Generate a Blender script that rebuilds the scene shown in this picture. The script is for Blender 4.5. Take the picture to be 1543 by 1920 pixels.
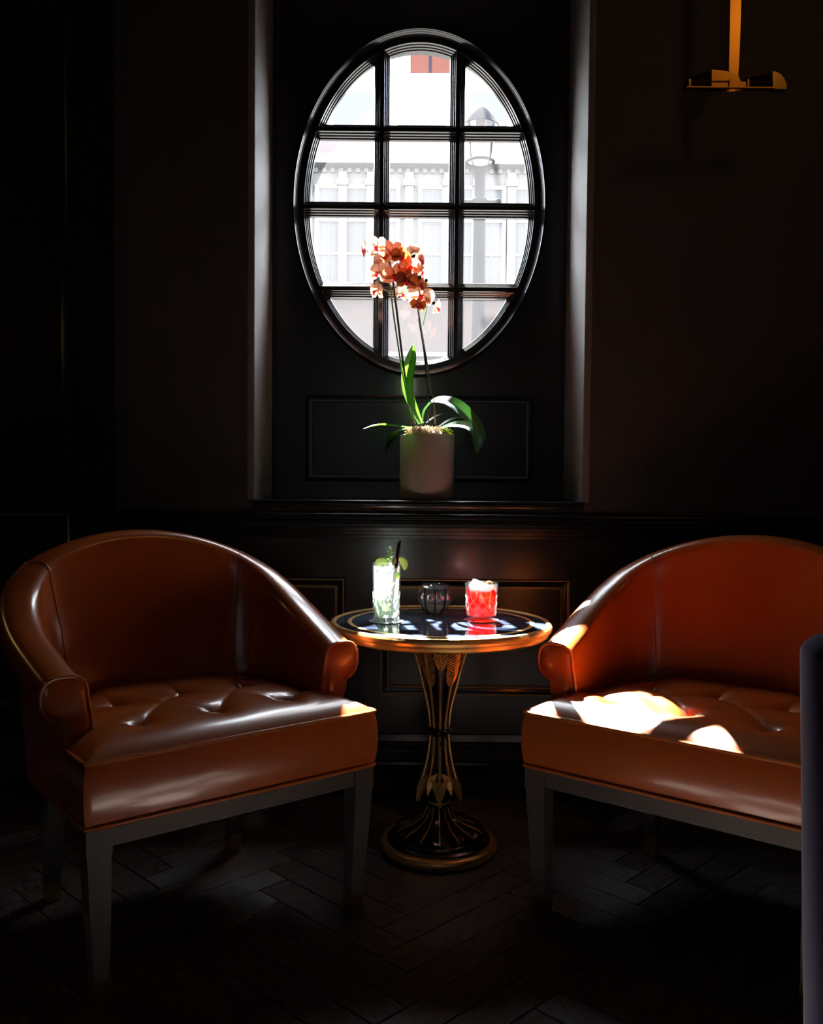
import bpy, bmesh, math, random
from mathutils import Vector, Matrix
for o in list(bpy.data.objects): bpy.data.objects.remove(o)
scene = bpy.context.scene
COL = scene.collection
R = math.radians
random.seed(7)

# ------------------------------------------------------------------ camera
H, FPX, PITCH, ROLL = 1.064, 1700.0, R(2.22), R(0.5)
fwd = Vector((0, math.cos(PITCH), -math.sin(PITCH)))
r0 = Vector((1, 0, 0)); u0 = r0.cross(fwd)
right = math.cos(ROLL) * r0 + math.sin(ROLL) * u0
up = right.cross(fwd)
cam = bpy.data.cameras.new('camera'); co = bpy.data.objects.new('camera', cam); COL.objects.link(co)
M = Matrix((right, up, -fwd)).transposed().to_4x4(); M.translation = Vector((0, 0, H)); co.matrix_world = M
cam.sensor_fit = 'VERTICAL'; cam.sensor_height = 36.0; cam.lens = 36.0 * FPX / 1920.0
cam.clip_start = 0.05; cam.clip_end = 200
scene.camera = co

def at(px, py, Y):
    """point of the room at depth Y (metres from the camera) seen at a pixel of the photograph"""
    d = fwd + right * ((px - 771.5) / FPX) - up * ((py - 960) / FPX)
    return Vector((0, 0, H)) + d * (Y / d.y)
def on(px, py, z):
    d = fwd + right * ((px - 771.5) / FPX) - up * ((py - 960) / FPX)
    return Vector((0, 0, H)) + d * ((z - H) / d.z)

# ------------------------------------------------------------------ sky, sun, lamps, exposure
world = bpy.data.worlds.new('sky'); scene.world = world; world.use_nodes = True
bg = world.node_tree.nodes['Background']; bg.inputs[0].default_value = (0.88, 0.94, 1.0, 1); bg.inputs[1].default_value = 18.0
sl = bpy.data.lights.new('sun', 'SUN'); sl.energy = 240; sl.angle = R(0.6); sl.color = (1.0, 0.95, 0.88)
so = bpy.data.objects.new('sun', sl); COL.objects.link(so); so.location = (-1, 30, 33)
so.rotation_euler = Vector((0.166, -1, -1.07)).to_track_quat('-Z', 'Y').to_euler()
def area(name, loc, aim, sx, sy, power, color, portal=False):
    l = bpy.data.lights.new(name, 'AREA'); l.shape = 'RECTANGLE'; l.size = sx; l.size_y = sy; l.energy = power; l.color = color
    o = bpy.data.objects.new(name, l); COL.objects.link(o); o.location = loc
    o.rotation_euler = (Vector(aim) - Vector(loc)).to_track_quat('-Z', 'Y').to_euler()
    if portal: l.cycles.is_portal = True
    return o
area('oval_window_portal', (0.0185, 3.46, 2.06), (0.0185, 0, 2.06), 0.95, 1.3, 1, (1, 1, 1), True)
area('camera_side_fill', (-0.2, -3.3, 1.5), (0, 3, 0.6), 1.6, 1.6, 2.2, (0.86, 0.92, 1.0))   # unseen fill added behind the camera to lift the darks
def point(name, loc, power, color, r=0.03):
    l = bpy.data.lights.new(name, 'POINT'); l.energy = power; l.color = color; l.shadow_soft_size = r
    o = bpy.data.objects.new(name, l); COL.objects.link(o); o.location = loc; return o
scene.view_settings.view_transform = 'Standard'; scene.view_settings.look = 'None'
scene.view_settings.gamma = 1; scene.view_settings.use_curve_mapping = False
scene.view_settings.exposure = 0.0
try:
    scene.cycles.transparent_max_bounces = 32
except Exception: pass

# ------------------------------------------------------------------ materials
def nodes(name):
    m = bpy.data.materials.new(name); m.use_nodes = True
    return m, m.node_tree.nodes, m.node_tree.links, m.node_tree.nodes['Principled BSDF']
def setp(p, base=None, rough=None, metal=None, spec=None, coat=None, coatr=None, sheen=None):
    if base is not None: p.inputs['Base Color'].default_value = (*base, 1)
    if rough is not None: p.inputs['Roughness'].default_value = rough
    if metal is not None: p.inputs['Metallic'].default_value = metal
    if spec is not None: p.inputs['Specular IOR Level'].default_value = spec
    if coat is not None: p.inputs['Coat Weight'].default_value = coat
    if coatr is not None: p.inputs['Coat Roughness'].default_value = coatr
    if sheen is not None: p.inputs['Sheen Weight'].default_value = sheen
def mat(name, base, rough=0.5, metal=0.0, spec=0.5, coat=0, coatr=0.1, noise=None, bump=None, base2=None, stretch=(1, 1, 1), rvar=0, sheen=None):
    """noise/bump = (scale, amount); base2 = second colour mixed in by the noise"""
    m, n, l, p = nodes(name); setp(p, base, rough, metal, spec, coat, coatr, sheen)
    tc = n.new('ShaderNodeTexCoord'); mp = n.new('ShaderNodeMapping'); l.new(tc.outputs['Object'], mp.inputs[0]); mp.inputs['Scale'].default_value = stretch
    if noise:
        t = n.new('ShaderNodeTexNoise'); t.inputs['Scale'].default_value = noise[0]; t.inputs['Detail'].default_value = 6; l.new(mp.outputs[0], t.inputs[0])
        rp = n.new('ShaderNodeValToRGB'); rp.color_ramp.elements[0].position = 0.5 - noise[1] / 2; rp.color_ramp.elements[1].position = 0.5 + noise[1] / 2
        rp.color_ramp.elements[0].color = (*base, 1); rp.color_ramp.elements[1].color = (*(base2 or base), 1)
        l.new(t.outputs[0], rp.inputs[0]); l.new(rp.outputs[0], p.inputs['Base Color'])
        if rvar:
            mr = n.new('ShaderNodeMapRange'); mr.inputs[3].default_value = rough - rvar; mr.inputs[4].default_value = rough + rvar
            l.new(t.outputs[0], mr.inputs[0]); l.new(mr.outputs[0], p.inputs['Roughness'])
    if bump:
        t = n.new('ShaderNodeTexNoise'); t.inputs['Scale'].default_value = bump[0]; t.inputs['Detail'].default_value = 4; l.new(mp.outputs[0], t.inputs[0])
        b = n.new('ShaderNodeBump'); b.inputs['Strength'].default_value = bump[1]; b.inputs['Distance'].default_value = 0.002
        l.new(t.outputs[0], b.inputs['Height']); l.new(b.outputs[0], p.inputs['Normal'])
    return m
def thin(name, diff, trans, refl_rough=0.4, tf=0.5, gloss=0.06, clear=0.0, tint=(1, 1, 1), var=None):
    """thin leaf / petal / cloudy liquid: diffuse + translucent + a little gloss + optional clear part"""
    m, n, l, p = nodes(name); n.remove(p); out = n['Material Output']
    d = n.new('ShaderNodeBsdfDiffuse'); d.inputs[0].default_value = (*diff, 1)
    t = n.new('ShaderNodeBsdfTranslucent'); t.inputs[0].default_value = (*trans, 1)
    if var:
        tc = n.new('ShaderNodeTexCoord'); no = n.new('ShaderNodeTexNoise'); no.inputs['Scale'].default_value = var[0]; l.new(tc.outputs['Object'], no.inputs[0])
        for s, c in ((d, diff), (t, trans)):
            mx = n.new('ShaderNodeMix'); mx.data_type = 'RGBA'; mx.inputs[6].default_value = (*c, 1); mx.inputs[7].default_value = (*[a * b for a, b in zip(c, var[1])], 1)
            l.new(no.outputs[0], mx.inputs[0]); l.new(mx.outputs[2], s.inputs[0])
    m1 = n.new('ShaderNodeMixShader'); m1.inputs[0].default_value = tf; l.new(d.outputs[0], m1.inputs[1]); l.new(t.outputs[0], m1.inputs[2])
    g = n.new('ShaderNodeBsdfGlossy'); g.inputs['Roughness'].default_value = refl_rough
    m2 = n.new('ShaderNodeMixShader'); m2.inputs[0].default_value = gloss; l.new(m1.outputs[0], m2.inputs[1]); l.new(g.outputs[0], m2.inputs[2])
    last = m2
    if clear:
        tr = n.new('ShaderNodeBsdfTransparent'); tr.inputs[0].default_value = (*tint, 1)
        m3 = n.new('ShaderNodeMixShader'); m3.inputs[0].default_value = clear; l.new(m2.outputs[0], m3.inputs[1]); l.new(tr.outputs[0], m3.inputs[2]); last = m3
    l.new(last.outputs[0], out.inputs[0]); return m
def glass(name, tint=(1, 1, 1), rough=0.02, dirt_glow=0.0, ior=1.45, boost=1.0):
    """thin-walled glass: clear + Fresnel reflection + a scattering film, for dust and for refracted glow"""
    m, n, l, p = nodes(name); n.remove(p); out = n['Material Output']
    tr = n.new('ShaderNodeBsdfTransparent'); tr.inputs[0].default_value = (*tint, 1)
    g = n.new('ShaderNodeBsdfGlossy'); g.inputs['Roughness'].default_value = rough
    lw = n.new('ShaderNodeLayerWeight'); pw = n.new('ShaderNodeMath'); pw.operation = 'POWER'; pw.inputs[1].default_value = 5; l.new(lw.outputs['Facing'], pw.inputs[0])
    ml = n.new('ShaderNodeMath'); ml.operation = 'MULTIPLY_ADD'; ml.inputs[1].default_value = 0.94; ml.inputs[2].default_value = 0.04 * boost; ml.use_clamp = True; l.new(pw.outputs[0], ml.inputs[0])
    m1 = n.new('ShaderNodeMixShader'); l.new(ml.outputs[0], m1.inputs[0]); l.new(tr.outputs[0], m1.inputs[1]); l.new(g.outputs[0], m1.inputs[2])
    last = m1
    if dirt_glow:
        tc = n.new('ShaderNodeTexCoord'); no = n.new('ShaderNodeTexNoise'); no.inputs['Scale'].default_value = 7; no.inputs['Detail'].default_value = 5; l.new(tc.outputs['Object'], no.inputs[0])
        mr = n.new('ShaderNodeMapRange'); mr.inputs[3].default_value = dirt_glow * 0.8; mr.inputs[4].default_value = dirt_glow * 1.2; l.new(no.outputs[0], mr.inputs[0])
        t = n.new('ShaderNodeBsdfTranslucent'); t.inputs[0].default_value = (0.95, 0.97, 1, 1)
        m2 = n.new('ShaderNodeMixShader'); l.new(mr.outputs[0], m2.inputs[0]); l.new(m1.outputs[0], m2.inputs[1]); l.new(t.outputs[0], m2.inputs[2]); last = m2
    l.new(last.outputs[0], out.inputs[0]); return m

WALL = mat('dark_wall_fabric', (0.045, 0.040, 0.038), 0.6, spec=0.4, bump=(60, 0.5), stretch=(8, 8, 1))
PAINT = mat('black_satin_paint', (0.009, 0.009, 0.0098), 0.27, spec=0.5, bump=(40, 0.05), stretch=(1, 1, 6))
GLOSS = mat('black_gloss_paint', (0.010, 0.010, 0.0105), 0.19, spec=0.5)
RAILP = mat('black_rail_paint', (0.010, 0.010, 0.0105), 0.28, spec=0.4)
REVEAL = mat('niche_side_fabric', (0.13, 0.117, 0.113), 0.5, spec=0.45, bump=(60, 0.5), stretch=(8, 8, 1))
CEIL = mat('dark_ceiling', (0.02, 0.02, 0.02), 0.8)
GILT_LINE = mat('gilt_line', (0.30, 0.17, 0.06), 0.45, metal=0.6)
PLANK = mat('worn_dark_oak', (0.030, 0.021, 0.018), 0.38, spec=0.6, noise=(20, 0.22), base2=(0.13, 0.105, 0.098), stretch=(1.3, 9, 1), bump=(34, 1.0), rvar=0.14)
SUBFLOOR = mat('floor_joint', (0.006, 0.005, 0.004), 0.7)
LEATHER = mat('chestnut_leather', (0.34, 0.066, 0.010), 0.30, spec=0.5, coat=0.85, coatr=0.16, noise=(5, 0.6), base2=(0.41, 0.096, 0.013), bump=(45, 0.12))
WELT = mat('chestnut_leather_piping', (0.42, 0.11, 0.020), 0.32, spec=0.5, coat=0.5, coatr=0.2)
STITCH = mat('tan_thread', (0.30, 0.11, 0.05), 0.6)
ASH = mat('grey_stained_wood', (0.085, 0.074, 0.066), 0.42, noise=(6, 0.5), base2=(0.055, 0.048, 0.043), stretch=(2, 2, 30), bump=(30, 0.4))
BRASS = mat('brass', (0.62, 0.40, 0.13), 0.28, metal=1.0)
LAMPBRASS = mat('lamp_brass', (0.66, 0.36, 0.09), 0.33, metal=1.0, bump=(50, 0.1))
GILT = mat('worn_gilding', (0.74, 0.46, 0.15), 0.36, metal=0.65, noise=(14, 0.55), base2=(0.45, 0.25, 0.07), bump=(70, 0.3))
EBONY = mat('ebonised_wood', (0.008, 0.006, 0.005), 0.25, spec=0.5)
MARBLE = mat('black_marble', (0.0045, 0.007, 0.016), 0.10, spec=0.6, noise=(5, 0.25), base2=(0.035, 0.048, 0.085), stretch=(0.8, 3, 1))
VELVET = mat('purple_velvet', (0.026, 0.019, 0.065), 0.85, spec=0.1, sheen=0.12)
DARKWOOD = mat('dark_wood', (0.02, 0.012, 0.008), 0.4)
STONE = mat('taupe_concrete', (0.34, 0.265, 0.24), 0.62, noise=(6, 0.7), base2=(0.40, 0.315, 0.28), bump=(90, 0.2))
LEAFD = thin('thick_orchid_leaf', (0.020, 0.060, 0.036), (0.035, 0.12, 0.02), 0.30, 0.16, 0.16)
MOSS = thin('dry_moss', (0.55, 0.44, 0.33), (0.5, 0.38, 0.24), tf=0.25, gloss=0.0)
MOSSG = thin('green_moss', (0.14, 0.17, 0.03), (0.14, 0.18, 0.02), tf=0.3, gloss=0.0)
LEAF = thin('orchid_leaf', (0.022, 0.065, 0.026), (0.055, 0.17, 0.012), 0.28, 0.4, 0.12)
STEM = mat('orchid_stem', (0.045, 0.055, 0.02), 0.4, noise=(20, 0.5), base2=(0.06, 0.03, 0.02))
GSTEM = thin('green_stalk', (0.10, 0.20, 0.03), (0.16, 0.32, 0.03), tf=0.35, gloss=0.05)
STAKE = mat('dark_stake', (0.012, 0.02, 0.022), 0.4)
PETAL = thin('peach_petal', (0.50, 0.12, 0.06), (0.56, 0.17, 0.075), tf=0.55, gloss=0.03, var=(30, (1.0, 0.75, 0.7)))
PETALP = thin('pale_petal', (0.42, 0.25, 0.18), (0.40, 0.23, 0.145), tf=0.55, gloss=0.03, var=(25, (1.0, 0.75, 0.65)))
PETALB = thin('amber_shaded_petal', (0.26, 0.055, 0.014), (0.28, 0.065, 0.012), tf=0.5, gloss=0.04)  # amber flowers, with backlit shade put into the petal colour
LIP = thin('magenta_lip', (0.65, 0.02, 0.10), (0.75, 0.03, 0.12), tf=0.4, gloss=0.05)
LIPW = thin('white_column', (0.8, 0.6, 0.62), (0.8, 0.6, 0.6), tf=0.4, gloss=0.04)
BUD = mat('orchid_bud', (0.06, 0.05, 0.015), 0.45)
PANE = glass('dusty_window_glass', (0.97, 0.98, 0.985), 0.02, dirt_glow=0.0075)
CLEAR = glass('clear_glass', (0.95, 0.97, 0.98), 0.03, boost=1.5, dirt_glow=0.008)
CANDLE = glass('candle_glass', (0.86, 0.90, 0.93), 0.03, boost=5.0, dirt_glow=0.07)  # refracted light put into the glass as a scattering film and raised reflection
CUT = thin('cut_glass_edge', (0.75, 0.8, 0.8), (0.85, 0.9, 0.9), 0.1, 0.5, 0.3, clear=0.35)
FOOT = glass('dark_glass_foot', (0.12, 0.14, 0.17), 0.05, boost=2)
ICE = thin('crushed_ice', (0.75, 0.80, 0.80), (0.85, 0.9, 0.9), 0.1, 0.6, 0.12, clear=0.35)
ICECLR = thin('clear_ice', (0.55, 0.50, 0.50), (0.7, 0.6, 0.6), 0.05, 0.5, 0.35, clear=0.82)
MOJITO = thin('cloudy_drink', (0.72, 0.76, 0.74), (0.74, 0.78, 0.75), 0.1, 0.6, 0.03, clear=0.52, tint=(0.95, 0.98, 0.95))
REDLIQ = thin('red_drink', (0.70, 0.010, 0.014), (0.95, 0.02, 0.02), 0.1, 0.65, 0.03, clear=0.45, tint=(1.0, 0.16, 0.10))
LIME = thin('lime_flesh', (0.62, 0.70, 0.28), (0.80, 0.90, 0.40), tf=0.7, gloss=0.04)
LIMERIND = thin('lime_rind', (0.22, 0.42, 0.05), (0.3, 0.5, 0.05), tf=0.3, gloss=0.05)
MINT = thin('mint_leaf', (0.16, 0.40, 0.04), (0.30, 0.70, 0.06), tf=0.5, gloss=0.04)
MINTP = thin('pale_mint', (0.60, 0.72, 0.40), (0.70, 0.85, 0.45), tf=0.5, gloss=0.04)
GINGER = mat('root_garnish', (0.38, 0.28, 0.06), 0.6, noise=(60, 0.6), base2=(0.65, 0.5, 0.25))
PEEL = thin('orange_peel', (0.85, 0.30, 0.04), (0.95, 0.42, 0.06), tf=0.4, gloss=0.06)
STRAW = mat('black_straw', (0.006, 0.007, 0.008), 0.25)
COASTER = mat('grey_paper', (0.16, 0.17, 0.22), 0.7)
FACADE = mat('pale_stucco', (0.085, 0.082, 0.080), 0.8, spec=0.15, noise=(0.6, 0.8), base2=(0.096, 0.093, 0.091))
FACADE2 = mat('shop_front_paint', (0.038, 0.031, 0.031), 0.7, spec=0.1)
BRICKC = mat('pinkish_brick', (0.085, 0.072, 0.072), 0.8, spec=0.1)
SLATE = mat('slate', (0.016, 0.0165, 0.018), 0.8, spec=0.1)
WINGL = mat('far_window_glass', (0.05, 0.05, 0.054), 0.5, spec=0.1)
WINFR = mat('far_window_frame', (0.09, 0.09, 0.09), 0.7)
POSTM = mat('lamp_post_iron', (0.012, 0.013, 0.016), 0.7, spec=0.05)
DORM = mat('pale_dormer', (0.075, 0.076, 0.08), 0.8, spec=0.1)
LANT = glass('lantern_glass', (0.85, 0.88, 0.9), 0.05, dirt_glow=0.004)
FLAGR = thin('red_cloth', (0.16, 0.07, 0.06), (0.10, 0.05, 0.045), tf=0.3, gloss=0)
FLAGB = thin('blue_cloth', (0.04, 0.04, 0.07), (0.03, 0.03, 0.05), tf=0.3, gloss=0)
STREET = mat('street_stone', (0.04, 0.04, 0.04), 0.8)
OUTER = mat('outer_stucco', (0.08, 0.077, 0.075), 0.8)
BULB = bpy.data.materials.new('warm_bulb'); BULB.use_nodes = True
_p = BULB.node_tree.nodes['Principled BSDF']; _p.inputs['Emission Color'].default_value = (1, 0.55, 0.2, 1); _p.inputs['Emission Strength'].default_value = 2

# ------------------------------------------------------------------ mesh helpers
class MB:
    def __init__(s): s.v = []; s.f = []
    def add(s, vs, fs):
        b = len(s.v); s.v += [tuple(v) for v in vs]; s.f += [tuple(i + b for i in f) for f in fs]; return s
    def box(s, a, b):
        (x0, y0, z0), (x1, y1, z1) = a, b
        return s.add([(x0,y0,z0),(x1,y0,z0),(x1,y1,z0),(x0,y1,z0),(x0,y0,z1),(x1,y0,z1),(x1,y1,z1),(x0,y1,z1)],
              [(0,3,2,1),(4,5,6,7),(0,1,5,4),(1,2,6,5),(2,3,7,6),(3,0,4,7)])
    def obox(s, c, ax, ay, az):
        c, ax, ay, az = map(Vector, (c, ax, ay, az))
        vs = [c + i * ax + j * ay + k * az for k in (-1, 1) for j in (-1, 1) for i in (-1, 1)]
        return s.add(vs, [(0,2,3,1),(4,5,7,6),(0,1,5,4),(2,6,7,3),(0,4,6,2),(1,3,7,5)])
    def frust(s, a, b, ha, hb):
        """square taper from centre a (half sizes ha) up to b"""
        vs = [(c[0] + i * h[0], c[1] + j * h[1], c[2]) for c, h in ((a, ha), (b, hb)) for i, j in ((-1,-1),(1,-1),(1,1),(-1,1))]
        return s.add(vs, [(0,3,2,1),(4,5,6,7),(0,1,5,4),(1,2,6,5),(2,3,7,6),(3,0,4,7)])
    def lathe(s, prof, n=48, c=(0, 0, 0), fn=None, close=False):
        vs = []
        for j, (r, z) in enumerate(prof):
            for i in range(n):
                t = 2 * math.pi * i / n; q = r * (fn(t, z) if fn else 1)
                vs.append((c[0] + q * math.cos(t), c[1] + q * math.sin(t), c[2] + z))
        fs = []; m = len(prof)
        for j in range(m if close else m - 1):
            k = (j + 1) % m
            for i in range(n): fs.append((j*n+i, j*n+(i+1)%n, k*n+(i+1)%n, k*n+i))
        return s.add(vs, fs)
    def loft(s, rings, closed=True, caps=False):
        n = len(rings[0]); vs = [p for r in rings for p in r]; fs = []
        for j in range(len(rings) - 1):
            for i in range(n if closed else n - 1): fs.append((j*n+i, j*n+(i+1)%n, (j+1)*n+(i+1)%n, (j+1)*n+i))
        if caps: fs.append(tuple(reversed(range(n)))); fs.append(tuple(range((len(rings)-1)*n, len(rings)*n)))
        return s.add(vs, fs)
    def tube(s, pts, r, n=8, closed=False, caps=True):
        pts = [Vector(p) for p in pts]; m = len(pts); rr = r if isinstance(r, (list, tuple)) else [r] * m
        rings = []; prev = None
        for i, p in enumerate(pts):
            a = pts[(i - 1) % m] if (closed or i > 0) else p; b = pts[(i + 1) % m] if (closed or i < m - 1) else p
            t = (b - a).normalized() if (b - a).length > 1e-9 else Vector((0, 0, 1))
            if prev is None:
                u = t.orthogonal().normalized()
            else:
                u = (prev - t * prev.dot(t)); u = u.normalized() if u.length > 1e-6 else t.orthogonal().normalized()
            prev = u; w = t.cross(u)
            rings.append([p + rr[i] * (math.cos(2*math.pi*k/n) * u + math.sin(2*math.pi*k/n) * w) for k in range(n)])
        if closed: rings.append(rings[0])
        return s.loft(rings, True, caps and not closed)
    def sphere(s, c, r, n=12, m=8, sc=(1, 1, 1), jit=0):
        vs = []; fs = []
        for j in range(m + 1):
            a = math.pi * j / m
            for i in range(n):
                t = 2 * math.pi * i / n; k = r * (1 + random.uniform(-jit, jit))
                vs.append((c[0] + sc[0]*k*math.sin(a)*math.cos(t), c[1] + sc[1]*k*math.sin(a)*math.sin(t), c[2] + sc[2]*k*math.cos(a)))
        for j in range(m):
            for i in range(n): fs.append((j*n+i, (j+1)*n+i, (j+1)*n+(i+1)%n, j*n+(i+1)%n))
        return s.add(vs, fs)
    def build(s, name, m, parent=None, smooth=True, angle=35, weld=True):
        me = bpy.data.meshes.new(name); me.from_pydata(s.v, [], s.f); me.update()
        bm = bmesh.new(); bm.from_mesh(me)
        if weld: bmesh.ops.remove_doubles(bm, verts=bm.verts, dist=1e-5)
        bmesh.ops.recalc_face_normals(bm, faces=bm.faces)
        bm.to_mesh(me); bm.free()
        if smooth:
            me.shade_smooth(); me.set_sharp_from_angle(angle=R(angle))
        me.materials.append(m); o = bpy.data.objects.new(name, me); COL.objects.link(o)
        if parent: o.parent = parent
        return o
def tag(o, label=None, cat=None, group=None, kind=None):
    if label: o['label'] = label
    if cat: o['category'] = cat
    if group: o['group'] = group
    if kind: o['kind'] = kind
    return o
def thing(name, loc, label, cat, group=None, rz=0):
    o = bpy.data.objects.new(name, None); COL.objects.link(o); o.location = loc; o.rotation_euler = (0, 0, rz); o.empty_display_size = 0.05
    return tag(o, label, cat, group)
def copy_tree(o, parent=None):
    c = o.copy(); COL.objects.link(c)
    if parent: c.parent = parent
    for ch in list(o.children): copy_tree(ch, c)
    return c
def inst(src, parent, name=None, loc=None, rot=None, scale=None):
    c = src.copy(); COL.objects.link(c); c.parent = parent
    if loc is not None: c.location = loc
    if rot is not None: c.rotation_euler = rot
    if scale is not None: c.scale = scale
    return c
def spline(pts, k=8):
    """Catmull-Rom through tuples of any length"""
    P = [pts[0]] + list(pts) + [pts[-1]]; out = []
    for i in range(1, len(P) - 2):
        for j in range(k):
            t = j / k; a, b, c, d = P[i-1], P[i], P[i+1], P[i+2]
            out.append(tuple(0.5*((2*b[q])+(-a[q]+c[q])*t+(2*a[q]-5*b[q]+4*c[q]-d[q])*t*t+(-a[q]+3*b[q]-3*c[q]+d[q])*t**3) for q in range(len(b))))
    out.append(tuple(pts[-1])); return out
def rect_frame(mb, x0, x1, z0, z1, prof):
    """mitred frame in a wall plane; prof = [(inset, y)]"""
    rings = [[(x0+d, y, z0+d), (x1-d, y, z0+d), (x1-d, y, z1-d), (x0+d, y, z1-d)] for d, y in prof]
    return mb.loft(rings)
def xprofile(mb, x0, x1, prof):
    """moulding extruded along x; prof = [(y, z)]"""
    n = len(prof); vs = [(x0, y, z) for y, z in prof] + [(x1, y, z) for y, z in prof]
    fs = [(i, i+1, n+i+1, n+i) for i in range(n - 1)] + [tuple(range(n)), tuple(reversed(range(n, 2*n)))]
    return mb.add(vs, fs)
def struct(name, mb, m, parent=None, **k):
    o = mb.build(name, m, parent, **k)
    if parent is None: o['kind'] = 'structure'
    return o

# ------------------------------------------------------------------ room shell
WY = 3.0                                   # face of the wall
NX0, NX1, SILL, NTOP, NBK = -0.523, 0.566, 0.984, 2.92, 3.363
wall = struct('wall_back', MB().box((-3, WY, 0), (NX0, 3.5, 3.3)).box((NX1, WY, 0), (3, 3.5, 3.3)).box((NX0, WY, 0), (NX1, 3.5, SILL)).box((NX0, WY, NTOP), (NX1, 3.5, 3.3)), WALL, smooth=False, weld=False)
struct('wall_left', MB().box((-3.1, -3.5, 0), (-3, 3.5, 3.3)), WALL, smooth=False)
struct('wall_right', MB().box((3, -3.5, 0), (3.1, 3.5, 3.3)), WALL, smooth=False)
struct('wall_front', MB().box((-3.1, -3.6, 0), (3.1, -3.5, 3.3)), WALL, smooth=False)
struct('ceiling', MB().box((-3.1, -3.6, 3.3), (3.1, 3.5, 3.45)), CEIL, smooth=False)
# unseen window frame added behind the camera to go with the fill light
w2 = bpy.data.objects.new('added_window', None); COL.objects.link(w2); w2['kind'] = 'structure'
fm = MB()
for x in (-1.0, -.48, .04, .56): fm.box((x, -3.5, .68), (x + .04, -3.45, 2.32))
for z in (.68, 1.48, 2.28): fm.box((-1.0, -3.499, z), (.60, -3.452, z + .04))
fm.build('window_frame', CEIL, w2, smooth=False, weld=False)
# niche lining (front edge slightly rounded), sill board
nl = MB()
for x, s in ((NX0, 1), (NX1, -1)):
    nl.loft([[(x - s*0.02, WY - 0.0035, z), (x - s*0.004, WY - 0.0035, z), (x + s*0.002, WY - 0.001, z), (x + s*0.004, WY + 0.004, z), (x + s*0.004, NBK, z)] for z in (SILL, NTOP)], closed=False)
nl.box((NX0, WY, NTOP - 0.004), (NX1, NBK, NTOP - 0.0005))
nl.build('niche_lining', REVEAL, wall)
sb = MB(); xprofile(sb, NX0 - 0.003, NX1 + 0.003, [(WY + 0.001, SILL - 0.026), (WY - 0.008, SILL - 0.022)] + [(WY - 0.010 + 0.016*(1 - math.cos(R(a))), SILL - 0.013 + 0.016*math.sin(R(a))) for a in range(0, 91, 9)] + [(NBK - 0.001, SILL + 0.003)])
sb.build('sill_board', GLOSS, wall, angle=50)
SILLZ = SILL + 0.003

# ------------------------------------------------------------------ oval window
EX, EZ = 0.0185, 2.06
GA, GB = 0.404, 0.566                       # glass half axes
def ell(a, b, y, n=160): return [(EX + a*math.cos(2*math.pi*i/n), y, EZ + b*math.sin(2*math.pi*i/n)) for i in range(n)]
def oval_plate(mb, a, b, cz, x0, x1, z0, z1, y0, y1):
    angs = sorted([2*math.pi*i/128 for i in range(128)] + [math.atan2(z-cz, x-EX) % (2*math.pi) for x in (x0, x1) for z in (z0, z1)])
    ins, outs = [], []
    for t in angs:
        c, s = math.cos(t), math.sin(t)
        k = min(((x1 if c > 0 else x0) - EX)/c if abs(c) > 1e-9 else 1e9, ((z1 if s > 0 else z0) - cz)/s if abs(s) > 1e-9 else 1e9)
        q = 1/math.sqrt((c/a)**2 + (s/b)**2)
        ins.append((EX + q*c, cz + q*s)); outs.append((EX + k*c, cz + k*s))
    return mb.loft([[(x, y1, z) for x, z in outs], [(x, y0, z) for x, z in outs], [(x, y0, z) for x, z in ins], [(x, y1, z) for x, z in ins], [(x, y1, z) for x, z in outs]])
nb = MB(); oval_plate(nb, GA + 0.042, GB + 0.042, EZ, NX0 - 0.01, NX1 + 0.01, SILL - 0.02, NTOP + 0.01, NBK, 3.41)
niche = nb.build('niche_back', PAINT, wall)
ob = MB(); oval_plate(ob, 0.465, 0.645, 2.062, -3.1, 3.1, 0.0, 6.5, 3.505, 3.60)
ext = struct('wall_exterior', ob, OUTER)
win = bpy.data.objects.new('window_1', None); COL.objects.link(win); win['kind'] = 'structure'; win.location = (EX, 3.36, EZ)
Winv = Matrix.Translation((-EX, -3.36, -EZ))
def wpart(mb, name, m, parent=win, **k):
    mb.v = [(x - EX, y - 3.36, z - EZ) for x, y, z in mb.v]
    return mb.build(name, m, parent, **k)
ring = [(0.0, 3.362), (0.0035, 3.351), (0.005, 3.3505), (0.008, 3.342), (0.0095, 3.3415), (0.012, 3.335), (0.0135, 3.3345), (0.0155, 3.330), (0.018, 3.331), (0.0195, 3.338), (0.0225, 3.341), (0.0255, 3.348), (0.0265, 3.3635)]
wpart(MB().loft([ell(0.440 + u, 0.603 + u, y) for u, y in ring]), 'outer_moulding', GLOSS)
A0, B0 = GA + 0.0175, GB + 0.0175
wpart(MB().loft([ell(0.448, 0.611, 3.41), ell(0.448, 0.611, 3.36), ell(A0, B0, 3.36)]), 'window_frame', GLOSS)
VX = (-0.1205, 0.1565); HZ = (2.331, 2.0505, 1.7545)
for x in VX:
    q = (B0 + 0.004) * math.sqrt(1 - ((x - EX)/(A0 + 0.004))**2)
    wpart(MB().box((x - 0.008, 3.3602, EZ - q), (x + 0.008, 3.402, EZ + q)), 'muntin', GLOSS, smooth=False)
for z in HZ:
    q = (A0 + 0.004) * math.sqrt(1 - ((z - EZ)/(B0 + 0.004))**2)
    wpart(MB().box((EX - q, 3.3608, z - 0.008), (EX + q, 3.402, z + 0.008)), 'muntin', GLOSS, smooth=False)
levels = [(0, 3.3605), (0.0022, 3.3695), (0.0062, 3.3715), (0.0084, 3.3805), (0.0124, 3.3825), (0.0146, 3.3905), (0.0190, 3.3925), (0.0215, 3.4020)]
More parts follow.
